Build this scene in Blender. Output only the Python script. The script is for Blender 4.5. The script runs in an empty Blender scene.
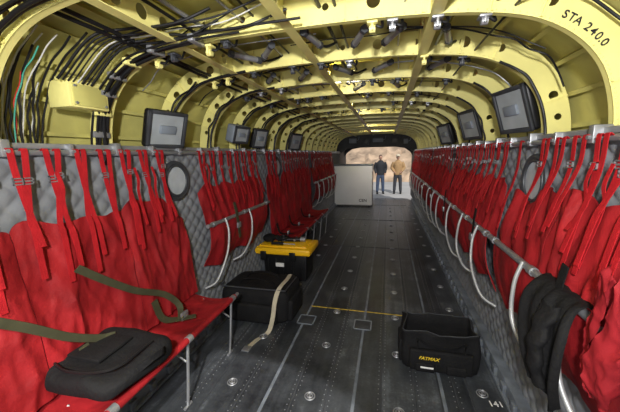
import bpy, bmesh, math, random
from mathutils import Vector, Matrix, noise
random.seed(7)
scene=bpy.context.scene
COL=scene.collection
# ---------------------------------------------------------------- materials
def mat(name,col,rough=.6,metal=0.0,var=.18,scale=6.0,bump=0.0,bscale=60.0,sheen=0.0,emit=None,stretch=None,spec=.5):
    m=bpy.data.materials.new(name); m.use_nodes=True
    nt=m.node_tree; n=nt.nodes; l=nt.links
    b=n['Principled BSDF']
    b.inputs['Roughness'].default_value=rough; b.inputs['Metallic'].default_value=metal; b.inputs['Specular IOR Level'].default_value=spec
    tc=n.new('ShaderNodeTexCoord'); mp=n.new('ShaderNodeMapping'); l.new(tc.outputs['Object'],mp.inputs[0])
    if stretch: mp.inputs['Scale'].default_value=stretch
    nz=n.new('ShaderNodeTexNoise'); nz.inputs['Scale'].default_value=scale; nz.inputs['Detail'].default_value=5
    l.new(mp.outputs[0],nz.inputs['Vector'])
    cr=n.new('ShaderNodeValToRGB')
    cr.color_ramp.elements[0].position=.3; cr.color_ramp.elements[1].position=.7
    cr.color_ramp.elements[0].color=[c*(1-var) for c in col]+[1]
    cr.color_ramp.elements[1].color=[min(1,c*(1+var)) for c in col]+[1]
    l.new(nz.outputs['Fac'],cr.inputs[0]); l.new(cr.outputs[0],b.inputs['Base Color'])
    if bump:
        n2=n.new('ShaderNodeTexNoise'); n2.inputs['Scale'].default_value=bscale; n2.inputs['Detail'].default_value=4
        l.new(mp.outputs[0],n2.inputs['Vector'])
        bp=n.new('ShaderNodeBump'); bp.inputs['Strength'].default_value=bump; bp.inputs['Distance'].default_value=.01
        l.new(n2.outputs['Fac'],bp.inputs['Height']); l.new(bp.outputs[0],b.inputs['Normal'])
    return m
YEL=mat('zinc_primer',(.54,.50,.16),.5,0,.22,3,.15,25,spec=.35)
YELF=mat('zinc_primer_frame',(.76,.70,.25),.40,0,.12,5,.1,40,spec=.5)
RED=mat('red_nylon',(.28,.011,.015),.62,0,.35,5,.9,12,0,spec=.3)
REDS=mat('red_webbing',(.40,.012,.018),.7,0,.15,20,.3,200,0,spec=.2)
METAL=mat('grey_metal',(.34,.35,.37),.4,.6,.12,12)
LTUBE=mat('pale_tube',(.36,.37,.38),.42,.3,.15,12)
DARKM=mat('dark_metal',(.05,.054,.062),.5,.2,.2,10)
BLACK=mat('black_nylon',(.007,.007,.008),.8,0,.3,8,.5,50,0,spec=.25)
BLACKP=mat('black_plastic',(.009,.009,.010),.4,0,.2,8,spec=.3)
CABLE=mat('black_cable',(.008,.008,.009),.45,0,.2,10,spec=.3)
WHITE=mat('white_paint',(.90,.91,.92),.5,0,.03,3)
WCAB=mat('white_wire',(.5,.5,.46),.5,0,.05)
GCAB=mat('green_wire',(.05,.30,.22),.5,0,.05)
RCAB=mat('red_wire',(.5,.03,.02),.5,0,.05)
YPL=mat('yellow_plastic',(.88,.50,.01),.4,0,.06)
YTX=mat('yellow_print',(.85,.60,.03),.5,0,.03)
YLN=mat('worn_yellow_paint',(.42,.29,.03),.6,0,.5,30)
WTX=mat('white_print',(.8,.8,.8),.5,0,.03)
BTX=mat('black_print',(.015,.015,.015),.5,0,.03)
BEIGE=mat('beige_webbing',(.42,.38,.29),.8,0,.1,20,spec=.2)
OLIVE=mat('olive_webbing',(.055,.055,.03),.8,0,.15,20,spec=.2)
GLASS=mat('hazy_glass',(.42,.46,.50),.2,0,.2,8)
SKIN=mat('skin',(.45,.25,.17),.55,0,.08)
HAIR=mat('hair',(.03,.02,.015),.8,0,.2)
TAN=mat('tan_canvas',(.36,.22,.10),.8,0,.15,8)
NAVY=mat('dark_jacket',(.014,.015,.02),.8,0,.2,8)
JEAN=mat('denim',(.04,.06,.11),.8,0,.2,12)
DPANT=mat('dark_trousers',(.03,.032,.04),.8,0,.2,12)
CAPM=mat('pale_cap',(.55,.48,.36),.8,0,.1)
GREY=mat('grey_box_paint',(.20,.23,.27),.5,0,.1,6)
GREYL=mat('light_grey_panel',(.33,.36,.38),.5,0,.12,9)
CONC=mat('concrete',(.34,.33,.32),.85,0,.15,.6,.2,10)
SAND=mat('rocky_bank',(.40,.29,.20),.9,0,.55,.9,1.0,1.2)
DGREY=mat('aft_grey',(.035,.038,.042),.6,0,.3,6)
LEDGE=mat('ledge_paint',(.15,.17,.20),.5,.1,.35,9,.1,30)
MAR=mat('red_vest_nylon',(.26,.014,.020),.7,0,.25,8,.5,20,0,spec=.15)
QUILT=mat('quilted_grey',(.20,.212,.232),.8,0,.15,7,.15,60,spec=.2)

def floor_mat():
    m=bpy.data.materials.new('worn_floor'); m.use_nodes=True
    nt=m.node_tree; n=nt.nodes; l=nt.links; b=n['Principled BSDF']
    tc=n.new('ShaderNodeTexCoord')
    sx=n.new('ShaderNodeSeparateXYZ'); l.new(tc.outputs['Object'],sx.inputs[0])
    mp=n.new('ShaderNodeMapping'); mp.inputs['Scale'].default_value=(22,1.2,1); l.new(tc.outputs['Object'],mp.inputs[0])
    nz=n.new('ShaderNodeTexNoise'); nz.inputs['Scale'].default_value=1.0; nz.inputs['Detail'].default_value=8; nz.inputs['Roughness'].default_value=.65
    l.new(mp.outputs[0],nz.inputs['Vector'])
    n2=n.new('ShaderNodeTexNoise'); n2.inputs['Scale'].default_value=3.2; n2.inputs['Detail'].default_value=10; n2.inputs['Roughness'].default_value=.72
    l.new(tc.outputs['Object'],n2.inputs['Vector'])
    n3=n.new('ShaderNodeTexNoise'); n3.inputs['Scale'].default_value=60; n3.inputs['Detail'].default_value=4
    l.new(tc.outputs['Object'],n3.inputs['Vector'])
    dv=n.new('ShaderNodeMath'); dv.operation='DIVIDE'; dv.inputs[1].default_value=.17; l.new(sx.outputs[0],dv.inputs[0])
    fl=n.new('ShaderNodeMath'); fl.operation='FLOOR'; l.new(dv.outputs[0],fl.inputs[0])
    wn=n.new('ShaderNodeTexWhiteNoise'); wn.noise_dimensions='1D'; l.new(fl.outputs[0],wn.inputs['W'])
    a=n.new('ShaderNodeMath'); a.operation='MULTIPLY_ADD'; l.new(nz.outputs['Fac'],a.inputs[0]); a.inputs[1].default_value=.28
    b2=n.new('ShaderNodeMath'); b2.operation='MULTIPLY'; l.new(n2.outputs['Fac'],b2.inputs[0]); b2.inputs[1].default_value=.62
    l.new(b2.outputs[0],a.inputs[2])
    c=n.new('ShaderNodeMath'); c.operation='MULTIPLY_ADD'; l.new(wn.outputs['Value'],c.inputs[0]); c.inputs[1].default_value=.12; l.new(a.outputs[0],c.inputs[2])
    d=n.new('ShaderNodeMath'); d.operation='MULTIPLY_ADD'; l.new(n3.outputs['Fac'],d.inputs[0]); d.inputs[1].default_value=.16; l.new(c.outputs[0],d.inputs[2])
    cr=n.new('ShaderNodeValToRGB')
    e=cr.color_ramp.elements; e[0].position=.46; e[0].color=(.020,.022,.026,1); e[1].position=.82; e[1].color=(.19,.21,.24,1)
    x=e.new(.63); x.color=(.055,.061,.070,1)
    l.new(d.outputs[0],cr.inputs[0]); l.new(cr.outputs[0],b.inputs['Base Color'])
    r=n.new('ShaderNodeMapRange'); r.inputs['To Min'].default_value=.20; r.inputs['To Max'].default_value=.5
    l.new(n2.outputs['Fac'],r.inputs['Value']); l.new(r.outputs[0],b.inputs['Roughness'])
    bp=n.new('ShaderNodeBump'); bp.inputs['Strength'].default_value=.12; bp.inputs['Distance'].default_value=.01
    l.new(n3.outputs['Fac'],bp.inputs['Height']); l.new(bp.outputs[0],b.inputs['Normal'])
    return m
FLOOR=floor_mat()

# ---------------------------------------------------------------- mesh helpers
def crv(pts,n=6):
    P=[Vector(p) for p in pts]
    if len(P)<3: return P
    Q=[P[0]*2-P[1]]+P+[P[-1]*2-P[-2]]
    out=[]
    for i in range(1,len(Q)-2):
        for k in range(n):
            t=k/n; a,b,c,d=Q[i-1],Q[i],Q[i+1],Q[i+2]
            out.append(.5*((2*b)+(c-a)*t+(2*a-5*b+4*c-d)*t*t+(3*b-a-3*c+d)*t**3))
    out.append(P[-1]); return out
class MB:
    def __init__(s): s.v=[]; s.f=[]; s.m=[]
    def add(s,v,f,mi=0):
        o=len(s.v); s.v+=[Vector(p) for p in v]
        for q in f: s.f.append([i+o for i in q]); s.m.append(mi)
        return s
    def box(s,x0,x1,y0,y1,z0,z1,bev=0,mi=0,seg=2,taper=None,M=None):
        bm=bmesh.new(); bmesh.ops.create_cube(bm,size=1)
        for v in bm.verts:
            top=v.co.z>0
            v.co=Vector(((x0+x1)/2+v.co.x*(x1-x0)*(taper if (taper and not top) else 1),(y0+y1)/2+v.co.y*(y1-y0)*(taper if (taper and not top) else 1),(z0+z1)/2+v.co.z*(z1-z0)))
        if bev: bmesh.ops.bevel(bm,geom=bm.edges[:],offset=bev,segments=seg,affect='EDGES',profile=.5)
        if M: bm.transform(M)
        bm.verts.index_update()
        s.add([v.co.copy() for v in bm.verts],[[v.index for v in f.verts] for f in bm.faces],mi); bm.free(); return s
    def tube(s,pts,r,seg=8,mi=0,n=6,smooth=True,cap=True):
        P=crv(pts,n) if (smooth and len(pts)>2) else [Vector(p) for p in pts]
        rs=r if isinstance(r,(list,tuple)) else None
        T=[]
        for i in range(len(P)):
            a=P[max(0,i-1)]; b=P[min(len(P)-1,i+1)]; T.append((b-a).normalized())
        up=Vector((0,0,1)) if abs(T[0].z)<.9 else Vector((1,0,0))
        N=(up-T[0]*up.dot(T[0])).normalized(); vs=[]; fs=[]
        for i,p in enumerate(P):
            N=(N-T[i]*N.dot(T[i])); N=N.normalized() if N.length>1e-6 else Vector((1,0,0)); B=T[i].cross(N)
            rr=r if rs is None else rs[0]+(rs[1]-rs[0])*i/(len(P)-1)
            for k in range(seg):
                a=2*math.pi*k/seg; vs.append(p+N*math.cos(a)*rr+B*math.sin(a)*rr)
        for i in range(len(P)-1):
            for k in range(seg):
                k2=(k+1)%seg; fs.append([i*seg+k,i*seg+k2,(i+1)*seg+k2,(i+1)*seg+k])
        if cap: fs.append(list(range(seg))[::-1]); fs.append([(len(P)-1)*seg+k for k in range(seg)])
        return s.add(vs,fs,mi)
    def ribbon(s,pts,w,th,wd,mi=0,n=5,smooth=True):
        P=crv(pts,n) if (smooth and len(pts)>2) else [Vector(p) for p in pts]
        wd=Vector(wd).normalized(); vs=[]; fs=[]
        for i,p in enumerate(P):
            t=(P[min(len(P)-1,i+1)]-P[max(0,i-1)]).normalized()
            W=(wd-t*wd.dot(t)).normalized(); N=t.cross(W)
            for a,b in((-1,-1),(1,-1),(1,1),(-1,1)): vs.append(p+W*a*w/2+N*b*th/2)
        for i in range(len(P)-1):
            for k in range(4):
                k2=(k+1)%4; fs.append([i*4+k,i*4+k2,(i+1)*4+k2,(i+1)*4+k])
        fs.append([3,2,1,0]); L=(len(P)-1)*4; fs.append([L,L+1,L+2,L+3])
        return s.add(vs,fs,mi)
    def grid(s,fn,nu,nv,mi=0,th=0.004,dirn=None):
        vs=[fn(i/nu,j/nv) for j in range(nv+1) for i in range(nu+1)]
        vs=[Vector(v) for v in vs]; n0=len(vs)
        fs=[]; I=lambda i,j:j*(nu+1)+i
        for j in range(nv):
            for i in range(nu): fs.append([I(i,j),I(i+1,j),I(i+1,j+1),I(i,j+1)])
        if dirn is not None:
            d=Vector(dirn)*th; vs2=vs+[v+d for v in vs]
            f2=fs+[[k+n0 for k in reversed(f)] for f in fs]
            bd=[I(i,0) for i in range(nu+1)]+[I(nu,j) for j in range(1,nv+1)]+[I(i,nv) for i in range(nu-1,-1,-1)]+[I(0,j) for j in range(nv-1,0,-1)]
            for k in range(len(bd)):
                a=bd[k]; b=bd[(k+1)%len(bd)]; f2.append([b,a,a+n0,b+n0])
            return s.add(vs2,f2,mi)
        return s.add(vs,fs,mi)
    def sphere(s,c,r,mi=0,u=16,v=10):
        r=Vector((r,r,r)) if not hasattr(r,'__len__') else Vector(r)
        bm=bmesh.new(); bmesh.ops.create_uvsphere(bm,u_segments=u,v_segments=v,radius=1)
        for q in bm.verts: q.co=Vector(c)+Vector((q.co.x*r.x,q.co.y*r.y,q.co.z*r.z))
        bm.verts.index_update(); s.add([q.co.copy() for q in bm.verts],[[q.index for q in f.verts] for f in bm.faces],mi); bm.free(); return s
    def torus(s,c,R,r,axis='Z',mi=0,U=24,V=8):
        vs=[];fs=[]
        for i in range(U):
            a=2*math.pi*i/U
            for k in range(V):
                b=2*math.pi*k/V; x=(R+r*math.cos(b))*math.cos(a); y=(R+r*math.cos(b))*math.sin(a); z=r*math.sin(b)
                p=(x,y,z) if axis=='Z' else ((z,x,y) if axis=='X' else (x,z,y)); vs.append(Vector(c)+Vector(p))
        for i in range(U):
            for k in range(V):
                fs.append([i*V+k,((i+1)%U)*V+k,((i+1)%U)*V+(k+1)%V,i*V+(k+1)%V])
        return s.add(vs,fs,mi)
    def cyl(s,a,b,r,seg=20,mi=0,r2=None):
        return s.tube([a,b],r if r2 is None else (r,r2),seg,mi,smooth=False)
    def text(s,txt,size,M,ext=.0008,mi=0,shear=0):
        c=bpy.data.curves.new('t','FONT'); c.body=txt; c.size=size; c.extrude=ext; c.align_x='CENTER'; c.align_y='CENTER'; c.shear=shear; c.offset=size*.012
        o=bpy.data.objects.new('t',c); COL.objects.link(o); dg=bpy.context.evaluated_depsgraph_get(); dg.update()
        me=bpy.data.meshes.new_from_object(o.evaluated_get(dg))
        s.add([M@v.co for v in me.vertices],[list(p.vertices) for p in me.polygons],mi)
        bpy.data.objects.remove(o); bpy.data.meshes.remove(me); return s
def build(name,mb,mats,base=(0,0,0),parent=None,smooth=True,angle=40,label=None):
    base=Vector(base); me=bpy.data.meshes.new(name)
    me.from_pydata([tuple(v-base) for v in mb.v],[],mb.f)
    if not isinstance(mats,(list,tuple)): mats=[mats]
    for m in mats: me.materials.append(m)
    me.polygons.foreach_set('material_index',mb.m); me.update()
    bm=bmesh.new(); bm.from_mesh(me); bmesh.ops.recalc_face_normals(bm,faces=bm.faces); bm.to_mesh(me); bm.free()
    if smooth:
        me.shade_smooth()
        try: me.set_sharp_from_angle(angle=math.radians(angle))
        except Exception: pass
    o=bpy.data.objects.new(name,me); COL.objects.link(o)
    if parent: o.parent=parent
    else: o.location=base
    if label: o['label']=label
    return o
def top(o,label,cat,group=None):
    o['label']=label; o['category']=cat
    if group: o['group']=group
    return o
def empty(name,base,label,cat,group=None):
    o=bpy.data.objects.new(name,None); o.empty_display_size=.1; o.location=base; COL.objects.link(o)
    return top(o,label,cat,group)
def struct(o,label=None):
    o['kind']='structure'
    if label: o['label']=label
    return o
def copy_thing(o,off,group=None):
    n=o.copy(); n.location=Vector(o.location)+Vector(off); COL.objects.link(n)
    for c in list(o.children):
        k=c.copy(); k.parent=n; COL.objects.link(k)
    if group: n['group']=group
    return n
def evalmesh(o):
    dg=bpy.context.evaluated_depsgraph_get(); dg.update()
    return bpy.data.meshes.new_from_object(o.evaluated_get(dg))
def skin(verts,edges,radii,sub=2):
    me=bpy.data.meshes.new('s'); me.from_pydata(verts,edges,[]); o=bpy.data.objects.new('s',me); COL.objects.link(o)
    m=o.modifiers.new('k','SKIN'); m.use_smooth_shade=True
    for i,r in enumerate(radii):
        r=(r,r) if not hasattr(r,'__len__') else r
        me.skin_vertices[0].data[i].radius=r
    me.skin_vertices[0].data[0].use_root=True
    s=o.modifiers.new('u','SUBSURF'); s.levels=sub; s.render_levels=sub
    r=evalmesh(o); bpy.data.objects.remove(o)
    return [v.co.copy() for v in r.vertices],[list(p.vertices) for p in r.polygons]
def plate(outer,holes,th=.004):
    cu=bpy.data.curves.new('f','CURVE'); cu.dimensions='2D'; cu.fill_mode='BOTH'; cu.extrude=th/2
    sp=cu.splines.new('POLY'); sp.points.add(len(outer)-1); sp.use_cyclic_u=True
    for i,p in enumerate(outer): sp.points[i].co=(p[0],p[1],0,1)
    for (cx,cy,r) in holes:
        s2=cu.splines.new('POLY'); s2.points.add(15); s2.use_cyclic_u=True
        for k in range(16):
            a=2*math.pi*k/16; s2.points[k].co=(cx+r*math.cos(a),cy+r*math.sin(a),0,1)
    o=bpy.data.objects.new('f',cu); COL.objects.link(o); me=evalmesh(o); bpy.data.objects.remove(o)
    return [v.co.copy() for v in me.vertices],[list(p.vertices) for p in me.polygons]

# ---------------------------------------------------------------- profile
half=[(1.14,1.42),(1.124,1.61),(1.068,1.76),(.95,1.875),(.775,1.945),(.45,1.982),(0,1.992)]
ctrl=[(-x,0,z) for x,z in half]+[(x,0,z) for x,z in half[::-1][1:]]
PR=crv(ctrl,6)  # left -> right
def pn(i):
    a=PR[max(0,i-1)]; b=PR[min(len(PR)-1,i+1)]; t=(b-a).normalized(); return Vector((-t.z,0,t.x))
FW=.120
def poff(d,full=True):
    out=[PR[i]+pn(i)*d for i in range(len(PR))]
    if full: out=[Vector((out[0].x,0,0))]+out+[Vector((out[-1].x,0,0))]
    return out
def pat(u,d=0):
    f=u*(len(PR)-1); i=min(int(f),len(PR)-2); t=f-i
    p=PR[i].lerp(PR[i+1],t); n=pn(i).lerp(pn(i+1),t); return p+n*d
Y0,Y1=-.5,9.6
PITCH=.508; F1=1.354

# ---------------------------------------------------------------- shell
mb=MB(); mb.box(-1.27,1.27,Y0,Y1,-.06,0)
struct(build('floor',mb,FLOOR,smooth=False),'dark worn metal cargo floor')
for sd,nm in((-1,'left'),(1,'right')):
    mb=MB(); mb.box(sd*1.295-.01,sd*1.295+.01,Y0,11.4,-.06,1.45)
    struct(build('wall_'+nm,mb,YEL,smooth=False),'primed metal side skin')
mb=MB(); sk=poff(.158,False)
nn=len(sk)
for (ya,yb) in((Y0,Y1),):
    vs=[Vector((p.x,ya,p.z)) for p in sk]+[Vector((p.x,yb,p.z)) for p in sk]+[Vector((p.x,ya,p.z))+pn(i)*.015 for i,p in enumerate(sk)]+[Vector((p.x,yb,p.z))+pn(i)*.015 for i,p in enumerate(sk)]
    fs=[[i,i+1,nn+i+1,nn+i] for i in range(nn-1)]+[[2*nn+i+1,2*nn+i,3*nn+i,3*nn+i+1] for i in range(nn-1)]
    mb.add(vs,fs)
for k in range(15):
    u=.06+k*.88/14; p=pat(u,.135); i=int(u*(nn-1)); n=pn(i); t=Vector((n.z,0,-n.x))
    M=Matrix((( t.x,0,n.x,p.x),(0,1,0,0),(t.z,0,n.z,p.z),(0,0,0,1)))
    mb.box(-.003,.003,Y0,Y1,-.008,.025,M=M); mb.box(-.003,.018,Y0,Y1,-.010,-.007,M=M)
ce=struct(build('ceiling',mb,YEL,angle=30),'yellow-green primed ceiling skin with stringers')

def frame_mesh(holes):
    inn=poff(0); out=poff(FW)
    loop=inn+out[::-1]
    vf=plate([(p.x,p.z) for p in loop],[(pat(u,FW*.55).x,pat(u,FW*.55).z,r) for u,r in holes],.005)
    mb=MB(); mb.add([Vector((v.x,v.z,v.y)) for v in vf[0]],vf[1])
    n=len(inn)
    for d0,d1,w in((0,.003,.024),(FW-.004,FW,.03)):
        A=poff(d0);B=poff(d1); vs=[];fs=[]
        for i in range(n):
            for p in(A[i],B[i]):
                vs.append(Vector((p.x,-.003,p.z))); vs.append(Vector((p.x,w,p.z)))
        for i in range(n-1):
            a=i*4;b=a+4; fs+=[[a,b,b+1,a+1],[a+2,a+3,b+3,b+2],[a,a+2,b+2,b],[a+1,b+1,b+3,a+3]]
        mb.add(vs,fs)
    for (u,r) in holes:
        c=pat(u,FW*.55); mb.torus((c.x,0,c.z),r+.002,.003,'Y',U=16,V=6)
    for k in range(14):
        u=.12+k*.0585
        if .74<u<.85: continue
        p=pat(u,FW/2); i=int(u*(nn-1)); nrm=pn(i); t=Vector((nrm.z,0,-nrm.x))
        M=Matrix(((t.x,0,nrm.x,p.x),(0,1,0,0),(t.z,0,nrm.z,p.z),(0,0,0,1)))
        mb.box(-.003,.003,-.014,.0,-FW/2+.004,FW/2-.002,M=M); mb.box(-.009,.009,-.006,-.002,-FW/2+.004,FW/2-.002,M=M)
    for k in range(110):
        u=.03+k*.94/109; p=pat(u,.010); mb.sphere((p.x,-.003,p.z),.0034,u=6,v=4)
    return mb
H=[(.10,.017),(.149,.022),(.21,.025),(.27,.023),(.30,.015),(.333,.028),(.365,.015),(.41,.028),(.447,.015),(.48,.026),(.515,.015),(.55,.028),(.59,.016),(.65,.028),(.71,.022),(.87,.022),(.92,.017)]
fm=frame_mesh(H)
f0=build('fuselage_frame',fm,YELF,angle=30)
f0.location=(0,F1,0)
top(f0,'yellow-green primed metal hoop frame with lightening holes','airframe rib','fuselage hoop frames')
ys=[F1+PITCH*k for k in range(-2,16) if k!=0]
for y in ys: copy_thing(f0,(0,y-F1,0))
def Mface(x,y,z,rot=0):
    return Matrix.Translation((x,y,z))@Matrix(((1,0,0,0),(0,0,-1,0),(0,1,0,0),(0,0,0,1)))@Matrix.Rotation(rot,4,'Z')
mb=MB()
u=.738
for i,ch in enumerate('STA 240.0'):
    p=pat(u,.036); a=pat(u-.01,.036); b=pat(u+.01,.036); d=(b-a)
    if ch!=' ': mb.text(ch,.038,Mface(p.x,-.006,p.z,math.atan2(d.z,d.x)))
    u+=(.015 if ch in ' .' or 'STA 240.0'[min(i+1,8)]=='.' else .024)/ (d.length/.02)
build('lettering',mb,BTX,parent=f0,smooth=False)

for (x,zl,zh) in((-.62,1.965,2.10),(-.10,1.995,2.13),(.50,1.98,2.11)):
    L0,L1=.2,9.4
    hs=[]; y=L0+.15
    while y<L1-.1:
        hs.append((y,(zl+zh)/2,.030)); y+=.127
    vf=plate([(L0,zl),(L1,zl),(L1,zh),(L0,zh)],hs,.004)
    mb=MB(); mb.add([Vector((x+v.z,v.x,v.y)) for v in vf[0]],vf[1]); mb.box(x-.003,x+.045,L0,L1,zl-.003,zl)
    o=build('ceiling_beam',mb,YELF,base=(x,L0,zl),angle=30); top(o,'lengthwise yellow-green primed beam with a row of round holes','ceiling beam','lengthwise ceiling beams')

for sd,nm in((-1,'left'),(1,'right')):
    mb=MB()
    nu,nv=900,136
    def fn(u,v,sd=sd):
        y=.25+u*9.2; z=.08+v*1.40
        a=(y+z)*math.pi/.105; b=(y-z)*math.pi/.105
        h=(abs(math.sin(a))*abs(math.sin(b)))**.5*.015+noise.noise(Vector((y*2,z*2,sd)))*.005
        return (sd*(1.130-h),y,z)
    mb.grid(fn,nu,nv)
    o=build('insulation_blanket',mb,QUILT,base=(sd*1.13,.25,.08),angle=180)
    top(o,'grey diamond-quilted insulation blanket covering the cabin side wall','insulation blanket','quilted wall blankets')

WY=(1.82,3.84,5.9,7.9)
wi=1
for sd in(-1,1):
    for y in WY:
        mb=MB(); z=1.29
        mb.torus((sd*1.100,y,z),.125,.016,'X',0,28,8)
        mb.torus((sd*1.090,y,z),.105,.008,'X',0,28,8)
        mb.cyl((sd*1.104,y,z),(sd*1.094,y,z),.118,28,1)
        struct(build('window_%d'%wi,mb,[DARKM,GLASS]),'round cabin window with dark rim'); wi+=1

for sd in(-1,1):
    g=empty('wall_rail',(sd*1.08,.2,1.49),'grey metal rail along the top of the quilted wall','rail','upper wall rails')
    mb=MB(); mb.tube([(sd*1.085,.15,1.485),(sd*1.085,9.4,1.485)],.012,8); mb.box(min(sd*1.10,sd*1.135),max(sd*1.10,sd*1.135),.15,9.4,1.50,1.525,.004)
    build('rail_tube',mb,METAL,base=g.location,parent=g)
    for k in range(35):
        y=F1+PITCH*(k/2-2)
        mb=MB()
        w=.010 if k%2 else .016
        mb.box(min(sd*1.07,sd*1.13),max(sd*1.07,sd*1.13),y-w,y+w,1.468,1.525 if k%2 else 1.535,.004); mb.cyl((sd*1.072,y,1.49),(sd*1.06,y,1.49),.008,8)
        build('bracket',mb,METAL,base=g.location,parent=g)

ti=1
for sd in(-1,1):
    mb=MB(); a,b=sorted((sd*1.06,sd*1.13)); mb.box(a,b,0,9.5,0,.085,.006)
    a,b=sorted((sd*1.035,sd*1.06)); mb.box(a,b,0,9.5,0,.02,.003)
    for k in range(60):
        yy=.1+k*.155; a,b=sorted((sd*1.04,sd*1.062)); mb.box(a,b,yy,yy+.05,.018,.07,.003)
    struct(build('trim_%d'%ti,mb,LEDGE),'grey painted floor edge ledge'); ti+=1
for x in(-.86,-.78,-.70,-.50,-.34,-.18,.02,.18,.34,.54,.70,.78,.86):
    mb=MB(); w=.009 if x not in(-.34,.18,.70) else .020
    mb.box(x-w/2,x+w/2,0,9.5,0,.004,.0015)
    if x in(-.78,-.50,-.18,.02,.34,.54,.78):
        for k in range(130):
            for dx in(-.018,.018): mb.sphere((x+dx,.5+k*.04,.0),(.0035,.0035,.0025),1,6,4)
    struct(build('trim_%d'%ti,mb,[DARKM if w<.02 else LEDGE,METAL]),'floor panel seam strip with rivet rows'); ti+=1
for y in(.9,2.62,4.6,6.6,8.6):
    mb=MB(); yl=abs(y-2.62)<.1; mb.box(-.34 if yl else -.86,.70 if yl else .86,y-.004,y+.004,0,.0055)
    struct(build('trim_%d'%ti,mb,YLN if yl else DARKM,smooth=False),'thin cross strip on the floor'); ti+=1
for (x,y) in((-.32,2.37),(.17,2.39)):
    mb=MB(); s=.075
    mb.box(x-s,x+s,y-s,y+s,.0,.006,.002)
    for a,b,c,d in((x-s,x+s,y-s,y-s+.01),(x-s,x+s,y+s-.01,y+s),(x-s,x-s+.01,y-s,y+s),(x+s-.01,x+s,y-s,y+s)): mb.box(a,b,c,d,.005,.008,mi=1)
    o=build('floor_hatch',mb,[DARKM,GREY],base=(x,y,0)); top(o,'small square access cover with pale outline in the floor','floor hatch','floor access covers')
mb=MB(); mb.cyl((0,0,0),(0,0,.006),.032,20); mb.torus((0,0,.006),.03,.004,'Z',1,20,6); mb.torus((0,0,.009),.017,.004,'Z',1,16,6); mb.box(-.006,.006,-.02,.02,.005,.012,.002,1)
td=build('tie_down_ring',mb,[DARKM,METAL]); top(td,'round metal cargo tie-down ring set in the floor','tie-down ring','cargo tie-down rings')
first=True
for x in(-.60,-.08,.44,.93):
    for k in range(-1,14):
        y=F1+.19+PITCH*k
        if x==.93 : y+=.25
        if first: td.location=(x,y,0); b0=(x,y); first=False
        else: copy_thing(td,(x-b0[0],y-b0[1],0))
mb=MB(); mb.text('141',.055,Matrix.Translation((.985,1.73,.003))@Matrix.Rotation(math.radians(6),4,'Z'))
o=build('stencil_lettering',mb,WTX,base=(.985,1.73,.002),smooth=False); top(o,'white stencilled number on the floor edge','lettering')

# ---------------------------------------------------------------- aft end, ramp, outside
mb=MB()
pts=[(-1.2,1.30),(-1.08,1.48),(-.9,1.61),(-.6,1.66),(.6,1.66),(.9,1.61),(1.08,1.48),(1.2,1.30)]
for ya,yb in((9.5,9.6),(10.9,11.0)):
    V=[];F=[]
    for x,z in pts:
        for y in(ya,yb): V.append(Vector((x,y,z))); V.append(Vector((x,y,2.2)))
    for i in range(7):
        a=i*4;b=a+4; F+=[[a,b,b+1,a+1],[a+2,a+3,b+3,b+2],[a,a+2,b+2,b]]
    mb.add(V,F)
mb.box(-1.28,1.28,9.55,11.4,1.95,2.0)
struct(build('wall_back',mb,DGREY,smooth=False),'dark grey aft bulkhead arch over the ramp')
for (x,z,w,h,m) in((-.7,1.84,.22,.14,GREY),(-.3,1.80,.16,.18,DARKM),(.05,1.84,.3,.12,GREY),(.55,1.82,.2,.16,DARKM),(.85,1.78,.12,.14,GREY)):
    mb=MB(); mb.box(x-w/2,x+w/2,9.38,9.5,z-h/2,z+h/2,.01); mb.cyl((x,9.37,z),(x,9.385,z),.03,12); mb.tube([(x+w/2,9.44,z),(x+w/2+.06,9.44,z+.03),(x+w/2+.08,9.46,z+.12)],.01,6)
    o=build('control_box',mb,m,base=(x,9.44,z)); top(o,'small grey control box with conduit on the aft bulkhead','control box','aft bulkhead boxes')
for sd in(-1,1):
    mb=MB(); a,b=sorted((sd*1.16,sd*1.26)); mb.box(a,b,9.5,11.3,-.05,1.9,.01)
    struct(build('trim_%d'%ti,mb,DGREY),'dark aft side lining'); ti+=1
mb=MB(); mb.grid(lambda u,v:(-1.1+2.2*u,9.55+v*3.0,.0-v*.36),6,12,0,.05,(0,0,-1))
for k in range(7): 
    x=-.9+k*.3; mb.add([Vector((x-.01,9.6,.004)),Vector((x+.01,9.6,.004)),Vector((x+.01,12.5,-.346)),Vector((x-.01,12.5,-.346))],[[0,1,2,3]],1)
o=build('loading_ramp',mb,[LEDGE,DARKM],base=(0,9.55,0)); top(o,'grey metal loading ramp lowered to the ground','ramp')
mb=MB(); mb.box(-40,40,9.8,60,-.5,-.4); o=struct(build('ground',mb,CONC,smooth=False),'pale concrete apron')
mb=MB()
def bank(u,v):
    x=-25+50*u; y=20+v*14
    h=(v**1.2)*6+(v>.02)*(noise.noise(Vector((x*.5,y*.5,1)))*.5+abs(noise.noise(Vector((x*1.4,y*1.4,4))))*.7)
    return (x,y,-.42+h)
mb.grid(bank,180,60)
o=build('sandy_bank',mb,SAND,base=(0,20,-.4),angle=25); top(o,'sunlit tan rocky bank beyond the apron','embankment')

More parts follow.
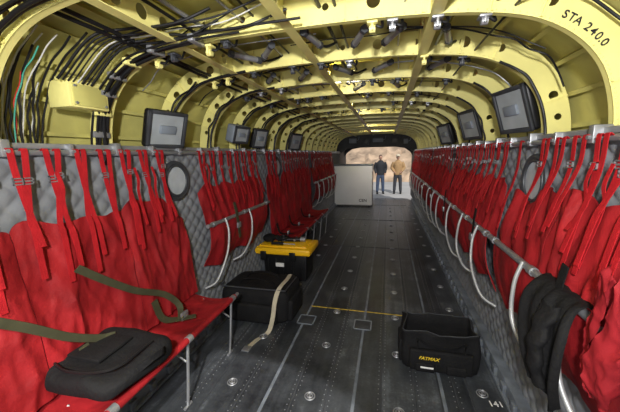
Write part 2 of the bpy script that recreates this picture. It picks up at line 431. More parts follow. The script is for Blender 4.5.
# ---------------------------------------------------------------- seats
def crease(y,z,s):
    v=0; a=1
    for k,(fy,fz) in enumerate(((3,1.6),(7,3.5),(15,7))):
        q=noise.noise(Vector((y*fy+s,z*fz+k*5,s*1.7+k)))
        v+=a*(1-min(1,abs(q)*3.2)); a*=.5
    return v/1.75
def seat(sd,y0,y1,folded,ztop,label,belt=True,seed=0,wr=.03,fold=0.0):
    rnd=random.Random(seed)
    ns=max(1,round((y1-y0)/.508)); w=(y1-y0)/ns
    base=Vector((sd*1.05,(y0+y1)/2,0))
    g=empty('troop_seat',base,label,'bench seat','red webbing troop seats along the walls')
    B=dict(base=base,parent=g)
    S=lambda x,y,z:Vector((sd*x,y,z))
    tx,tz=(.71,.447) if not folded else (.975,.925)
    mb=MB()
    if not folded:
        def fp(u,v):
            y=y0+u*(y1-y0); x=1.08-.37*v; z=.45-.035*math.sin(math.pi*v)+crease(y,x,seed)*.014
            return S(x,y,z)
        mb.grid(fp,int(90*(y1-y0)/1.5),20,0,.008,(0,0,-1))
        mb.tube([S(.71,y0,.447),S(.71,y1,.447)],.019,10)
    else:
        def fp(u,v):
            y=y0+u*(y1-y0); z=.55+.375*v+.03*math.sin(u*ns*2*math.pi+seed)*(1-v)
            x=1.07-.085*v-.03*math.sin(math.pi*v)-crease(y,z*.5,seed+3)*.045*(1-v*.6)
            return S(x,y,z)
        mb.grid(fp,int(100*(y1-y0)/1.5),22,0,.006,(sd,0,0))
    build('seat_pan',mb,RED,**B)
    mb=MB(); mb.tube([S(tx,y0-.05,tz),S(tx,y1+.05,tz)],.0125 if not folded else .016,10)
    for k in range(ns+1):
        y=y0+.03+k*(y1-y0-.06)/ns; mb.cyl(S(tx,y-.018,tz),S(tx,y+.018,tz),.021,12)
    build('front_tube',mb,METAL,**B)
    for k in range(ns+1 if not folded else ns):
        y=y0+.03+k*(y1-y0-.06)/ns
        mb=MB()
        if not folded:
            mb.tube([S(.72,y,.43),S(.74,y,.2),S(.76,y,.012)],.009,8); mb.tube([S(.76,y-.03,.01),S(.76,y+.03,.01)],.009,8)
            mb.tube([S(.74,y,.3),S(.95,y,.42)],.006,6)
            build('leg',mb,METAL,**B)
        else:
            y+=.12+rnd.uniform(-.05,.05); j=rnd.uniform(-.03,.05); e=rnd.uniform(-.06,.05)
            mb.tube([S(.965,y,.94),S(.935,y-.01,.84),S(.925,y-.03-j*.5,.70),S(.935,y-.08-j,.60+e*.5),S(.97,y-.15-j,.51+e),S(1.04,y-.2-j,.47+e)],.0095,10)
            build('leg',mb,LTUBE,**B)
    for s in range(ns):
        ya=y0+s*w+.002; yb=y0+(s+1)*w-.002
        ph=rnd.uniform(0,6); NS=8
        def ztp(y):
            u=(y-ya)/(yb-ya)
            t=ztop+.035*noise.noise(Vector((y*3.1,seed,2)))+.015*math.sin(y*24)-.035*(abs(u-.5)*2)**10
            for q in WY: t-=(.12 if not fold else .09)*math.exp(-((y-q)/.12)**2)
            return t
        def fb(u,v):
            y=ya+u*(yb-ya)
            zb=.46 if not folded else .90
            z=zb+(ztp(y)-zb)*v
            lean=.055*(1-v)
            if not folded: lean=.075*(1-v)**1.3
            ff=fold if folded else .014
            fo=ff*(.5+.5*math.sin(y*48+1.7*math.sin(v*3+y*5)+seed))*(.35+.65*(1-v)) if folded else ff*(.5+.5*math.sin(y*30+4*v+seed))*v
            x=1.088-lean-.012*math.sin(math.pi*v)-crease(y,z*.8,seed)*wr-fo
            return S(x,y,z)
        mb=MB(); mb.grid(fb,64,48 if not folded else 28,0,.004,(sd,0,0)); build('seat_back',mb,RED,**B)
        for k in range(NS):
            u=(k//2+.5)/(NS/2)+(.024 if k%2 else -.024)/w; yt=ya+u*(yb-ya)+rnd.uniform(-.008,.008); sh=(.025 if k%2 else -.022)+rnd.uniform(-.03,.03)
            if any(abs(yt-q)<.08 for q in WY) and not (fold and rnd.random()<.4): continue
            ybm=yt-sh; zt2=ztp(min(max(ybm,ya),yb))+.01
            mb=MB()
            ex=rnd.uniform(.05,.26) if not folded else rnd.uniform(.06,.20)
            f_=fold if folded else .012
            xe=1.016 if not folded else 1.0
            mb.ribbon([S(1.09,yt,1.475),S(1.068,yt,1.50),S(1.062,yt,1.485),S(1.06,yt-sh*.15,1.42),S(1.052,(yt+ybm)/2,(1.44+zt2)/2),S(1.042-f_*.5,ybm,zt2),S(1.026-f_*.7,ybm-sh*.1,zt2-.06),S(xe-f_,ybm-sh*.15,zt2-.06-ex)],.024,.0025,(0,1,rnd.uniform(-.06,.06)))
            build('strap',mb,REDS,**B)
            if rnd.random()<.22:
                mb=MB(); y_=yt+rnd.uniform(.015,.025)
                mb.ribbon([S(1.05,y_,1.40),S(1.035,y_+.004,1.33),S(1.038,y_,1.25),S(1.02-f_,y_+.006,1.16-rnd.uniform(0,.12))],.018,.0025,(0,1,rnd.uniform(-.1,.1))); build('strap_tail',mb,REDS,**B)
            if rnd.random()<.6:
                zz=1.44-(.03 if k%2 else .06)-rnd.uniform(0,.05)
                mb=MB(); yy=yt-sh*.25
                for a,b,c,d in((-.019,.019,.010,.014),(-.019,.019,-.014,-.010),(-.019,-.015,-.014,.014),(.015,.019,-.014,.014),(-.018,.018,-.003,.003)):
                    p0,p1=sorted((sd*1.050,sd*1.056)); mb.box(p0,p1,yy+a,yy+b,zz+c,zz+d)
                build('buckle',mb,METAL,**B)
        if belt and rnd.random()<.75:
            mb=MB(); ym=(ya+yb)/2+rnd.uniform(-.1,.1)
            if not folded:
                mb.ribbon([S(.97,ym-.12,.62),S(.94,ym-.1,.5),S(.88,ym-.04,.47),S(.8,ym+.02,.468)],.045,.004,(0,1,0))
            else:
                mb.ribbon([S(.985-fold,ym,1.05),S(.965-fold*.5,ym+.01,.97),S(.952,ym+.015,.92),S(.948,ym+.02,.84),S(.95,ym+.04,.72)],.04,.004,(0,1,0))
            build('lap_belt',mb,OLIVE if rnd.random()<.4 else BLACK,**B)
            mb=MB(); p=S(.943,ym+.02,.84) if folded else S(.86,ym-.01,.48); mb.box(p.x-.008,p.x+.008,p.y-.03,p.y+.03,p.z-.025,p.z+.025,.004); build('belt_buckle',mb,METAL,**B)
    return g
seat(-1,.30,1.83,False,1.19,'lowered red nylon bench seat with strapped backrest beside a black bag',seed=1,wr=.04)
seat(-1,2.02,3.15,True,1.22,'folded-up red nylon seat with pale curved legs above the toolbox',seed=2,fold=.018)
seat(-1,3.35,5.40,False,1.22,'lowered red nylon bench seat next to the folded one',seed=3)
seat(-1,5.55,7.9,True,1.22,'folded-up red nylon seat near the white cabinet',seed=4,fold=.018)
seat(1,.45,1.97,True,1.27,'folded-up red nylon seat with a jacket hung over its tube',seed=5,wr=.045,fold=.026)
seat(1,2.08,3.60,True,1.27,'folded-up red nylon seat with pale curved legs',seed=6,wr=.04,fold=.026)
seat(1,3.72,5.24,True,1.27,'folded-up red nylon seat with pale curved legs',seed=7,wr=.035,fold=.024)
seat(1,5.36,6.88,True,1.25,'folded-up red nylon seat with pale curved legs',seed=8,fold=.02)
seat(1,7.0,8.9,True,1.25,'folded-up red nylon seat close to the ramp',seed=9,fold=.02)

for pts in ([(-.995,.98,.97),(-.98,1.10,.86),(-.965,1.25,.74),(-.945,1.42,.64),(-.91,1.50,.53),(-.86,1.44,.475)],[(-.985,.62,.93),(-.975,.75,.82),(-.965,.88,.70),(-.95,1.0,.62),(-.93,1.06,.60)]):
    mb=MB(); mb.ribbon(pts,.036,.004,(.3,.8,.6),n=8)
    o=build('seat_belt',mb,OLIVE,base=pts[-1]); top(o,'olive webbing seat belt draped over the red bench seat','seat belt','olive seat belts')

# ---------------------------------------------------------------- bags & boxes
g=empty('soft_bag',(-.90,.98,.46),'flat black padded bag lying on the red bench seat','bag')
mb=MB()
def sb(u,v):
    a=u*2*math.pi; ph=(v-.5)*math.pi
    c=lambda t,p:math.copysign(abs(math.cos(t))**p,math.cos(t)); s_=lambda t,p:math.copysign(abs(math.sin(t))**p,math.sin(t))
    x=.255*c(a,.45)*c(ph,.5); y=.195*s_(a,.45)*c(ph,.5); z=.062*s_(ph,.75)
    q=noise.noise(Vector((x*9,y*9,z*9)))*.022
    return Vector((-.91+x+.1*y,.975+y,.535+z+q))
mb.grid(sb,48,24); build('bag_body',mb,BLACK,base=g.location,parent=g,angle=80)
mb=MB(); mb.tube([(-1.08,.86,.605),(-.9,.81,.60),(-.72,.86,.605),(-.70,1.05,.608)],.006,6); build('zipper',mb,BLACKP,base=g.location,parent=g)
mb=MB(); mb.ribbon([(-.68,.92,.55),(-.63,.95,.59),(-.62,1.02,.59),(-.67,1.08,.55)],.03,.004,(0,0,1)); build('handle',mb,BLACK,base=g.location,parent=g)
mb=MB(); mb.box(-1.0,-.82,.88,1.06,.595,.61,.004); build('patch',mb,BLACK,base=g.location,parent=g)

g=empty('duffel_bag',(-.76,2.42,0),'black nylon duffel bag with a beige strap on the floor','bag')
D=-.10
def dz(mb):
    for v in mb.v:
        q=noise.noise(v*6)*.016
        v.x+=D+q; v.z+=q if v.z>.05 else 0
mb=MB()
def db(u,v):
    a=u*2*math.pi; ph=(v-.5)*math.pi
    c=lambda t,p:math.copysign(abs(math.cos(t))**p,math.cos(t)); s_=lambda t,p:math.copysign(abs(math.sin(t))**p,math.sin(t))
    return Vector((-.665+.325*c(a,.3)*c(ph,.3),2.43+.22*s_(a,.3)*c(ph,.3),.16+.16*s_(ph,.4)))
mb.grid(db,72,36); dz(mb)
build('bag_body',mb,BLACK,base=g.location,parent=g,angle=80)
mb=MB(); mb.box(-.90,-.43,2.175,2.23,.03,.20,.02,seg=3); dz(mb); build('pocket',mb,BLACK,base=g.location,parent=g)
mb=MB(); mb.box(-.37,-.315,2.26,2.56,.03,.22,.02,seg=3); dz(mb); build('pocket',mb,BLACK,base=g.location,parent=g)
mb=MB(); mb.tube([(-.97,2.30,.325),(-.97,2.23,.32),(-.66,2.225,.322),(-.37,2.23,.32),(-.36,2.55,.32)],.006,6,smooth=False); dz(mb); build('zipper',mb,DARKM,base=g.location,parent=g)
for y in(2.34,2.48):
    mb=MB(); mb.ribbon([(-.82,y,.325),(-.78,y-.02,.36),(-.66,y,.375),(-.54,y-.02,.36),(-.5,y,.325)],.03,.005,(0,1,0)); dz(mb); build('handle',mb,BLACK,base=g.location,parent=g)
mb=MB(); mb.ribbon([(-.52,2.55,.34),(-.51,2.42,.345),(-.52,2.25,.338),(-.535,2.175,.26),(-.55,2.145,.12),(-.58,2.11,.01),(-.63,2.0,.006),(-.66,1.88,.006)],.036,.004,(1,.1,0)); build('shoulder_strap',mb,BEIGE,base=g.location,parent=g,label='beige webbing strap trailing on the floor')
mb=MB(); mb.box(-.69,-.63,1.84,1.90,.003,.015,.004); build('clip',mb,METAL,base=g.location,parent=g)

# toolbox
SX=-.095
def bx(mb,x0,x1,y0,y1,z0,z1,b=.006,**k): mb.box(x0+SX,x1+SX,y0+.20,y1+.20,z0,z1,b,**k)
g=empty('toolbox',(-.86,3.31,0),'black plastic toolbox with a bright yellow lid beside the duffel bag','toolbox')
mb=MB(); bx(mb,-.96,-.43,2.95,3.29,0,.335,.012,taper=.95)
for k in range(5): bx(mb,-.91+k*.1,-.89+k*.1,2.943,2.96,.05,.26,.004)
build('body',mb,BLACKP,base=g.location,parent=g)
mb=MB(); bx(mb,-1.06,-.375,2.89,3.34,.325,.40,.018,seg=3); bx(mb,-1.01,-.43,2.95,3.28,.395,.415,.006)
build('lid',mb,YPL,base=g.location,parent=g)
for x in(-.93,-.58):
    mb=MB(); bx(mb,x-.035,x+.035,2.875,2.90,.265,.365,.006); build('latch',mb,BLACKP,base=g.location,parent=g)
mb=MB(); bx(mb,-.80,-.70,2.93,2.95,.17,.215,.003); build('badge',mb,WTX,base=g.location,parent=g)
def P_(x,y,z): return (x+SX,y+.20,z+.075)
g=empty('screwdriver',P_(-.80,3.03,.34),'screwdriver with dark handle lying on the toolbox lid','screwdriver')
mb=MB(); mb.tube([P_(-.86,2.99,.36),P_(-.81,2.99,.36),P_(-.72,2.995,.36)],.020,8); build('handle',mb,BLACKP,base=g.location,parent=g)
mb=MB(); mb.cyl(P_(-.72,2.995,.358),P_(-.58,3.01,.352),.006,8); build('shaft',mb,METAL,base=g.location,parent=g)
g=empty('flashlight',P_(-.60,3.15,.34),'small black flashlight lying on the toolbox lid','flashlight')
mb=MB(); mb.cyl(P_(-.72,3.13,.37),P_(-.56,3.16,.37),.028,12); build('body',mb,BLACKP,base=g.location,parent=g)
mb=MB(); mb.cyl(P_(-.56,3.16,.372),P_(-.50,3.17,.372),.028,12,r2=.034); build('head',mb,METAL,base=g.location,parent=g)
g=empty('work_glove',P_(-.93,3.12,.34),'crumpled dark work glove lying on the toolbox lid','glove')
mb=MB(); mb.sphere(P_(-.94,3.12,.385),(.08,.085,.05),u=18,v=10)
for k in range(4): mb.tube([P_(-.89,3.09+k*.022,.375),P_(-.85,3.085+k*.024,.40),P_(-.80+.004*k,3.08+k*.026,.365)],.015,8)
mb.tube([P_(-.94,3.08,.375),P_(-.90,3.04,.385),P_(-.87,3.03,.365)],.015,8)
build('glove_body',mb,BLACK,base=g.location,parent=g)
g=empty('coiled_cord',P_(-.80,3.18,.345),'small coil of black cord lying on the toolbox lid','cord')
mb=MB(); mb.torus(P_(-.78,3.2,.354),.065,.014,'Z'); build('coil',mb,CABLE,base=g.location,parent=g)
mb=MB(); mb.torus(P_(-.785,3.195,.378),.055,.013,'Z'); build('coil',mb,CABLE,base=g.location,parent=g)

bx0,bx1,by0,by1,bh=.475,.945,1.93,2.19,.29
g=empty('tool_bag',((bx0+bx1)/2,(by0+by1)/2,0),'open black fabric tool bag with yellow lettering standing on the floor','tool bag')
def rrect(x0,x1,y0,y1,r,z,n=5,m=8):
    out=[]; cs=((x1-r,y1-r,0),(x0+r,y1-r,90),(x0+r,y0+r,180),(x1-r,y0+r,270))
    for ci,(cx,cy,a0) in enumerate(cs):
        for k in range(n+1):
            a=math.radians(a0+90*k/n); out.append(Vector((cx+r*math.cos(a),cy+r*math.sin(a),z)))
        nx,ny,na=cs[(ci+1)%4]; a=math.radians(na); q=Vector((nx+r*math.cos(a),ny+r*math.sin(a),z)); p=out[-1].copy()
        for k in range(1,m): out.append(p.lerp(q,k/m))
    return out
mb=MB(); rings=[]
for (ins,z) in((0.014,0.0),(0,.02),(-.008,.08),(-.010,.15),(-.004,.22),(0,bh-.02),(-.003,bh),(.003,bh+.006),(.008,bh),(.012,.2),(.012,.15),(.016,.03)):
    rings.append(rrect(bx0+ins,bx1-ins,by0+ins,by1-ins,.03,z))
n=len(rings[0]); vs=[p for r in rings for p in r]; fs=[]
cxm,cym=(bx0+bx1)/2,(by0+by1)/2
for p in vs:
    k=max(0,(p.z-.05)/.24)
    q=noise.noise(Vector((p.x*9,p.y*9,p.z*6)))
    bow=1-((p.x-cxm)/.24)**2
    p.y+=k*(.012*bow*(1 if p.y<cym else -.6)+.03*q); p.x+=k*(.03*q-.012*(1-((p.y-cym)/.13)**2)*(1 if p.x>cxm else -1))
    p.z+=k*(-.022*bow*(1.3 if p.y<cym else .3)+.018*q)
for j in range(len(rings)-1):
    for k in range(n): fs.append([j*n+k,j*n+(k+1)%n,(j+1)*n+(k+1)%n,(j+1)*n+k])
fs.append(list(range(n))[::-1]); fs.append([(len(rings)-1)*n+k for k in range(n)])
mb.add(vs,fs); build('bag_body',mb,BLACK,base=g.location,parent=g,angle=60)
mb=MB(); mb.box(bx0+.04,bx1-.04,by0-.035,by0+.004,.02,.17,.014,seg=3); build('pocket',mb,BLACK,base=g.location,parent=g)
for x in(bx0+.14,bx0+.33):
    mb=MB(); mb.box(x-.06,x+.06,by0-.048,by0-.02,.022,.085,.010,seg=3); build('pocket',mb,BLACK,base=g.location,parent=g)
mb=MB(); mb.box(bx0-.025,bx0+.006,by0+.04,by1-.04,.02,.18,.012,seg=3); build('pocket',mb,BLACK,base=g.location,parent=g)
mb=MB(); rim=rings[7]; mb.tube([v.copy() for v in rim]+[rim[0].copy()],.003,6,smooth=False); build('zipper',mb,DARKM,base=g.location,parent=g)
mb=MB(); y=by0; mb.ribbon([(bx0+.09,y-.012,.16),(bx0+.095,y-.012,.235),(bx0+.16,y-.035,.215),(bx0+.31,y-.035,.21),(bx0+.375,y-.012,.23),(bx0+.38,y-.012,.16)],.024,.004,(0,-.3,1)); build('handle',mb,BLACK,base=g.location,parent=g)
mb=MB(); mb.text('FATMAX',.032,Mface(bx0+.16,by0-.037,.118),shear=.3); build('lettering',mb,YTX,base=g.location,parent=g,smooth=False)
mb=MB(); mb.box(bx0+.11,bx0+.19,by0-.052,by0-.046,.055,.066,.002); build('badge',mb,WTX,base=g.location,parent=g)

g=empty('white_cabinet',(-.55,8.45,0),'tall plain white equipment cabinet standing on the floor','cabinet')
X0,X1,YA,YB,Z1=-1.09,-.05,8.3,8.9,1.16
mb=MB(); mb.box(X0,X1,YA,YB,.03,Z1-.03,.01); build('body',mb,WHITE,base=g.location,parent=g)
mb=MB(); mb.box(X0-.01,X1+.01,YA-.01,YB+.01,Z1-.04,Z1,.01); build('lid',mb,GREY,base=g.location,parent=g)
mb=MB(); mb.box(X0,X1,YA-.010,YA+.01,.03,.05,.003); build('edge_frame',mb,GREY,base=g.location,parent=g)
for x in(X0+.08,X1-.08):
    mb=MB(); mb.cyl((x,YA+.06,0),(x,YA+.06,.035),.03,12); build('foot',mb,DARKM,base=g.location,parent=g)
mb=MB(); mb.text('CEN',.11,Mface(-.30,YA-.003,.17)); build('lettering',mb,BTX,base=g.location,parent=g,smooth=False)

g=empty('jacket',(.93,1.2,.6),'limp black jacket draped over the seat tube','jacket')
mb=MB()
def jk(u,v):
    path=crv([(.925,0,.64),(.90,0,.74),(.90,0,.86),(.93,0,.94),(.975,0,.965),(1.005,0,.93),(1.015,0,.84)],6)
    f=v*(len(path)-1); i=min(int(f),len(path)-2); p=path[i].lerp(path[i+1],f-i)
    wd=.155-.05*max(0,.35-v)/.35+.015*math.sin(v*8)
    y=1.21+(u-.5)*2*wd-.07*(1-v)
    q=(.016*math.sin(u*15+2*v)+.010*math.sin(u*29-1.5*v+1)+noise.noise(Vector((u*4,v*2,5)))*.03)*(1-v*.8)
    zz=-.09*abs(math.sin(u*math.pi*1.6+.4))*max(0,.4-v)/.4+.05*u*max(0,.5-v)
    return Vector((p.x-q-.01,y,p.z+zz))
mb.grid(jk,90,60,0,.012,(1,0,0)); build('jacket_body',mb,BLACK,base=g.location,parent=g,angle=80)
mb=MB()
def slv(u,v):
    a=u*2*math.pi; c=crv([(.91,1.13,.93),(.875,1.12,.84),(.865,1.12,.74),(.885,1.12,.63)],8); f=v*(len(c)-1); i=min(int(f),len(c)-2); p=c[i].lerp(c[i+1],f-i)
    r=.042-.010*v+.006*math.sin(v*22+u*6)
    return p+Vector((math.cos(a)*r*.6,math.sin(a)*r,.004*math.sin(a*3)))
mb.grid(slv,24,36)
build('sleeve',mb,BLACK,base=g.location,parent=g,angle=80)
g=empty('life_vest',(.95,.90,.7),'loose dull-red padded vest hung over the seat tube','vest')
mb=MB()
def vp(u,v):
    a=u*2*math.pi; z=.76+v*.36; r=math.sin(math.pi*min(max(v,.02),.98))**.3
    return Vector((.955-.035*r*math.cos(a)-crease(u,v,9)*.035,.90+.085*r*math.sin(a)+.012*math.sin(v*6)+.02*(1-v),z+.03*math.sin(a*2)))
mb.grid(vp,64,64); build('vest_body',mb,MAR,base=g.location,parent=g,angle=80)

# ---------------------------------------------------------------- wall boxes
def wall_case(sd,y,z,w,h,d,m,label,tilt=.32,name='equipment_case',x=1.085):
    g=empty(name,(sd*x,y,z),label,'equipment box')
    M=Matrix.Translation((sd*x,y,z))@Matrix.Rotation(sd*.22,4,'Z')@Matrix.Rotation(-sd*tilt,4,'Y')
    mb=MB(); mb.box(-d/2,d/2,-w/2,w/2,-h/2,h/2,.02,M=M,seg=3); build('case_body',mb,m,base=g.location,parent=g)
    s=-sd
    mb=MB(); fx=s*d/2
    a,b=sorted((fx,fx+s*.016))
    for q in((-w/2,w/2,-h/2,-h/2+.024),(-w/2,w/2,h/2-.024,h/2),(-w/2,-w/2+.024,-h/2,h/2),(w/2-.024,w/2,-h/2,h/2)): mb.box(a,b,q[0],q[1],q[2],q[3],.006,M=M)
    build('front_frame',mb,DARKM,base=g.location,parent=g)
    mb=MB(); a,b=sorted((fx,fx+s*.005)); mb.box(a,b,-w*.40,w*.40,-h*.40,h*.40,M=M); build('front_panel',mb,GREYL,base=g.location,parent=g)
    mb=MB(); a,b=sorted((fx,fx+s*.02)); mb.box(a,b,-w*.2,w*.2,-h*.1,h*.12,.005,M=M); build('grille',mb,GREY,base=g.location,parent=g)
wall_case(-1,1.74,1.64,.29,.24,.05,BLACKP,'black framed equipment case on the upper wall')
wall_case(-1,2.75,1.67,.22,.17,.10,GREY,'plain grey metal box on the upper wall')
wall_case(-1,3.25,1.65,.24,.22,.05,BLACKP,'black framed equipment case on the upper wall')
wall_case(1,2.10,1.69,.30,.27,.05,BLACKP,'black framed equipment case on the upper wall')
wall_case(1,3.08,1.69,.32,.27,.05,BLACKP,'black framed equipment case on the upper wall')
wall_case(1,4.3,1.68,.34,.26,.06,BLACKP,'black framed equipment case on the upper wall')
wall_case(-1,4.6,1.66,.34,.26,.06,BLACKP,'black framed equipment case on the upper wall')
g=empty('junction_box',(-1.1,1.17,1.75),'yellow-green primed junction box between hoop frames','junction box')
mb=MB(); mb.box(-1.17,-1.04,1.10,1.30,1.69,1.81,.008); mb.box(-1.10,-1.035,1.09,1.31,1.805,1.82,.003); build('case_body',mb,YELF,base=g.location,parent=g,angle=25)
mb=MB(); mb.box(-1.045,-1.035,1.115,1.285,1.70,1.795,.003); build('cover',mb,YEL,base=g.location,parent=g)
for yy in(1.125,1.275):
    for zz in(1.71,1.785):
        mb=MB(); mb.cyl((-1.036,yy,zz),(-1.028,yy,zz),.006,8); build('screw',mb,METAL,base=g.location,parent=g)

# ---------------------------------------------------------------- cables
def cable(pts,r,m,label,group='ceiling and wall cables',name='cable'):
    mb=MB(); mb.tube(pts,r,8,n=6); o=build(name,mb,m,base=pts[0]); top(o,label,'cable',group)
def along(us,y,d,jit=0,dy=0):
    out=[]
    for i,u in enumerate(us):
        p=pat(u,d+random.uniform(-jit,jit)); out.append((p.x,y+dy*i/len(us)+random.uniform(-jit,jit),p.z))
    return out
U=lambda a,b,n:[a+(b-a)*k/(n-1) for k in range(n)]
for k in range(5):
    cable(along(U(.0,.30+.05*k,12),1.335-.020*k,-.006-.007*(k%2),.004),.010 if k<3 else .0055,CABLE,'black cable clipped around the hoop frame')
for k in range(4):
    cable(along(U(.0,.42+.04*k,14),.81-.018*k,.0-.006*(k%2),.004),.008 if k<2 else .005,CABLE,'black cable clipped around the hoop frame')
for k in range(18):
    m=(WCAB,CABLE,GCAB,WCAB,CABLE,CABLE,WCAB,GCAB,CABLE,RCAB,WCAB,CABLE,WCAB,CABLE,WCAB,CABLE,CABLE,CABLE)[k]
    cable(along(U(.0,random.uniform(.16,.30),10),.87+.012*k,.09-.006*(k%4),.005,random.uniform(-.03,.06)),.0030 if m!=CABLE else .0045,m,'thin wire running up the wall')
for k,(x,z) in enumerate(((-.82,1.97),(-.78,1.98),(-.54,2.03),(-.48,2.04),(-.30,2.05),(-.24,2.06),(.05,2.06),(.12,2.06),(.40,2.04),(.60,2.02),(.78,1.97))):
    pts=[(x+random.uniform(-.012,.012),.35+j*.7,z+.005*math.sin(j*2.1+k)) for j in range(13)]
    cable(pts,random.choice((.005,.007,.009)),random.choice((CABLE,CABLE,METAL,CABLE)),'long cable running through the hoop frames')
for k in range(8):
    y=1.12+.022*k
    x1=random.uniform(-.7,.0)
    pts=[(-1.04,y-.06,1.80),(-.87,y-.03,1.955)]
    for j in range(1,5):
        xx=-.87+(x1+.87)*j/4; pts.append((xx,y+.02*j+random.uniform(-.006,.006),2.045-.08*abs(xx)+random.uniform(-.008,.008)+(.04 if j==4 else 0)))
    cable(pts,random.choice((.003,.004,.006)),WCAB if k in(4,) else CABLE,'thin cable looping across the ceiling frames')
for k in range(10):
    y=F1+(k%4)*PITCH+.2+.05*(k//4); a=.2+.09*(k%5)
    cable(along(U(a,a+.30,9),y,.045,.012,random.uniform(-.1,.25)),random.choice((.003,.004,.006)),CABLE if k%3 else METAL,'small line running between the ceiling frames')
for k in range(6):
    y=F1+(k+1)*PITCH
    cable(along(U(.02,.40,9),y-.03,-.004,.006),.009,CABLE,'black cable curving down the wall')
    cable(along(U(.02,.30,9),y-.06,.002,.01),.006,CABLE,'black cable curving down the wall')
    cable(along(U(.98,.72,8),y-.03,-.004,.006),.007,CABLE,'black cable curving down the wall')
cable(along(U(.99,.55,14),1.30,.08,.004),.005,CABLE,'black cable around the hoop frame')
cable(along(U(.99,.60,14),1.26,.10,.004),.004,METAL,'thin metal line around the hoop frame')
for k in range(14):
    u=.04+k*.028; p=pat(u,-.006)
    if k%2:
        mb=MB(); mb.box(p.x-.014,p.x+.014,F1-.10,F1-.004,p.z-.014,p.z+.018,.005)
        o=build('cable_clamp',mb,METAL if k%3 else YELF,base=(p.x,F1-.05,p.z)); top(o,'small metal clamp holding the cables to the frame','clamp','cable clamps')
def bracket(x,y,z,m,L):
    g=empty('pulley_bracket',(x,y,z),'dark metal control bracket bolted to the ceiling frame','bracket','ceiling control brackets')
    mb=MB(); mb.box(x-.022,x+.022,y-.01,y+.04,z,z+.010,.003); mb.box(x-.005,x+.005,y-.008,y+.035,z-L,z+.005,.002); build('plate',mb,m,base=g.location,parent=g)
    mb=MB(); mb.cyl((x-.012,y+.015,z-L+.01),(x+.012,y+.015,z-L+.01),.015,14); build('pulley',mb,m,base=g.location,parent=g)
    mb=MB(); mb.tube([(x+.015,y+.01,z-L+.02),(x+.04,y+.02,z-.01),(x+.035,y+.06,z+.04)],.006,8); build('hose',mb,CABLE,base=g.location,parent=g)
for k in range(6):
    for x in (-.78,-.7,-.5,-.38,-.25,-.02,.12,.25,.38,.56,.7):
        if random.random()<.75-.06*k:
            xx=x+random.uniform(-.04,.04)
            zz=min((p for p in PR),key=lambda p:abs(p.x-xx)).z
            bracket(xx,F1+k*PITCH+.01,zz-.012,random.choice((METAL,DARKM,YELF)),random.uniform(.015,.035))
for (x,y) in((-.02,1.55),(.20,1.60),(.36,1.62),(.30,2.15),(-.30,1.65),(.62,1.7),(.1,2.7),(-.45,1.7),(-.25,2.2),(.05,2.15),(.65,2.2),(-.5,2.2),(.4,2.7)):
    g=empty('hydraulic_fitting',(x,y,2.02),'small silver and black hydraulic fitting under the ceiling skin','hydraulic fitting','ceiling hydraulic fittings')
    a=random.uniform(-.6,.6); d=Vector((math.sin(a),math.cos(a),0)); p=Vector((x,y,2.01))
    mb=MB(); mb.cyl(p-d*.09,p+d*.07,.016,14); build('barrel',mb,METAL,base=g.location,parent=g)
    mb=MB(); mb.cyl(p+d*.07,p+d*.10,.020,6); build('nut',mb,DARKM,base=g.location,parent=g)
    mb=MB(); mb.cyl(p-d*.11,p-d*.085,.020,6); build('nut',mb,DARKM,base=g.location,parent=g)
    mb=MB(); mb.tube([p+d*.10,p+d*.15+Vector((.02,0,.01)),p+d*.2+Vector((.05,0,.04))],.007,8); build('hose',mb,CABLE,base=g.location,parent=g)

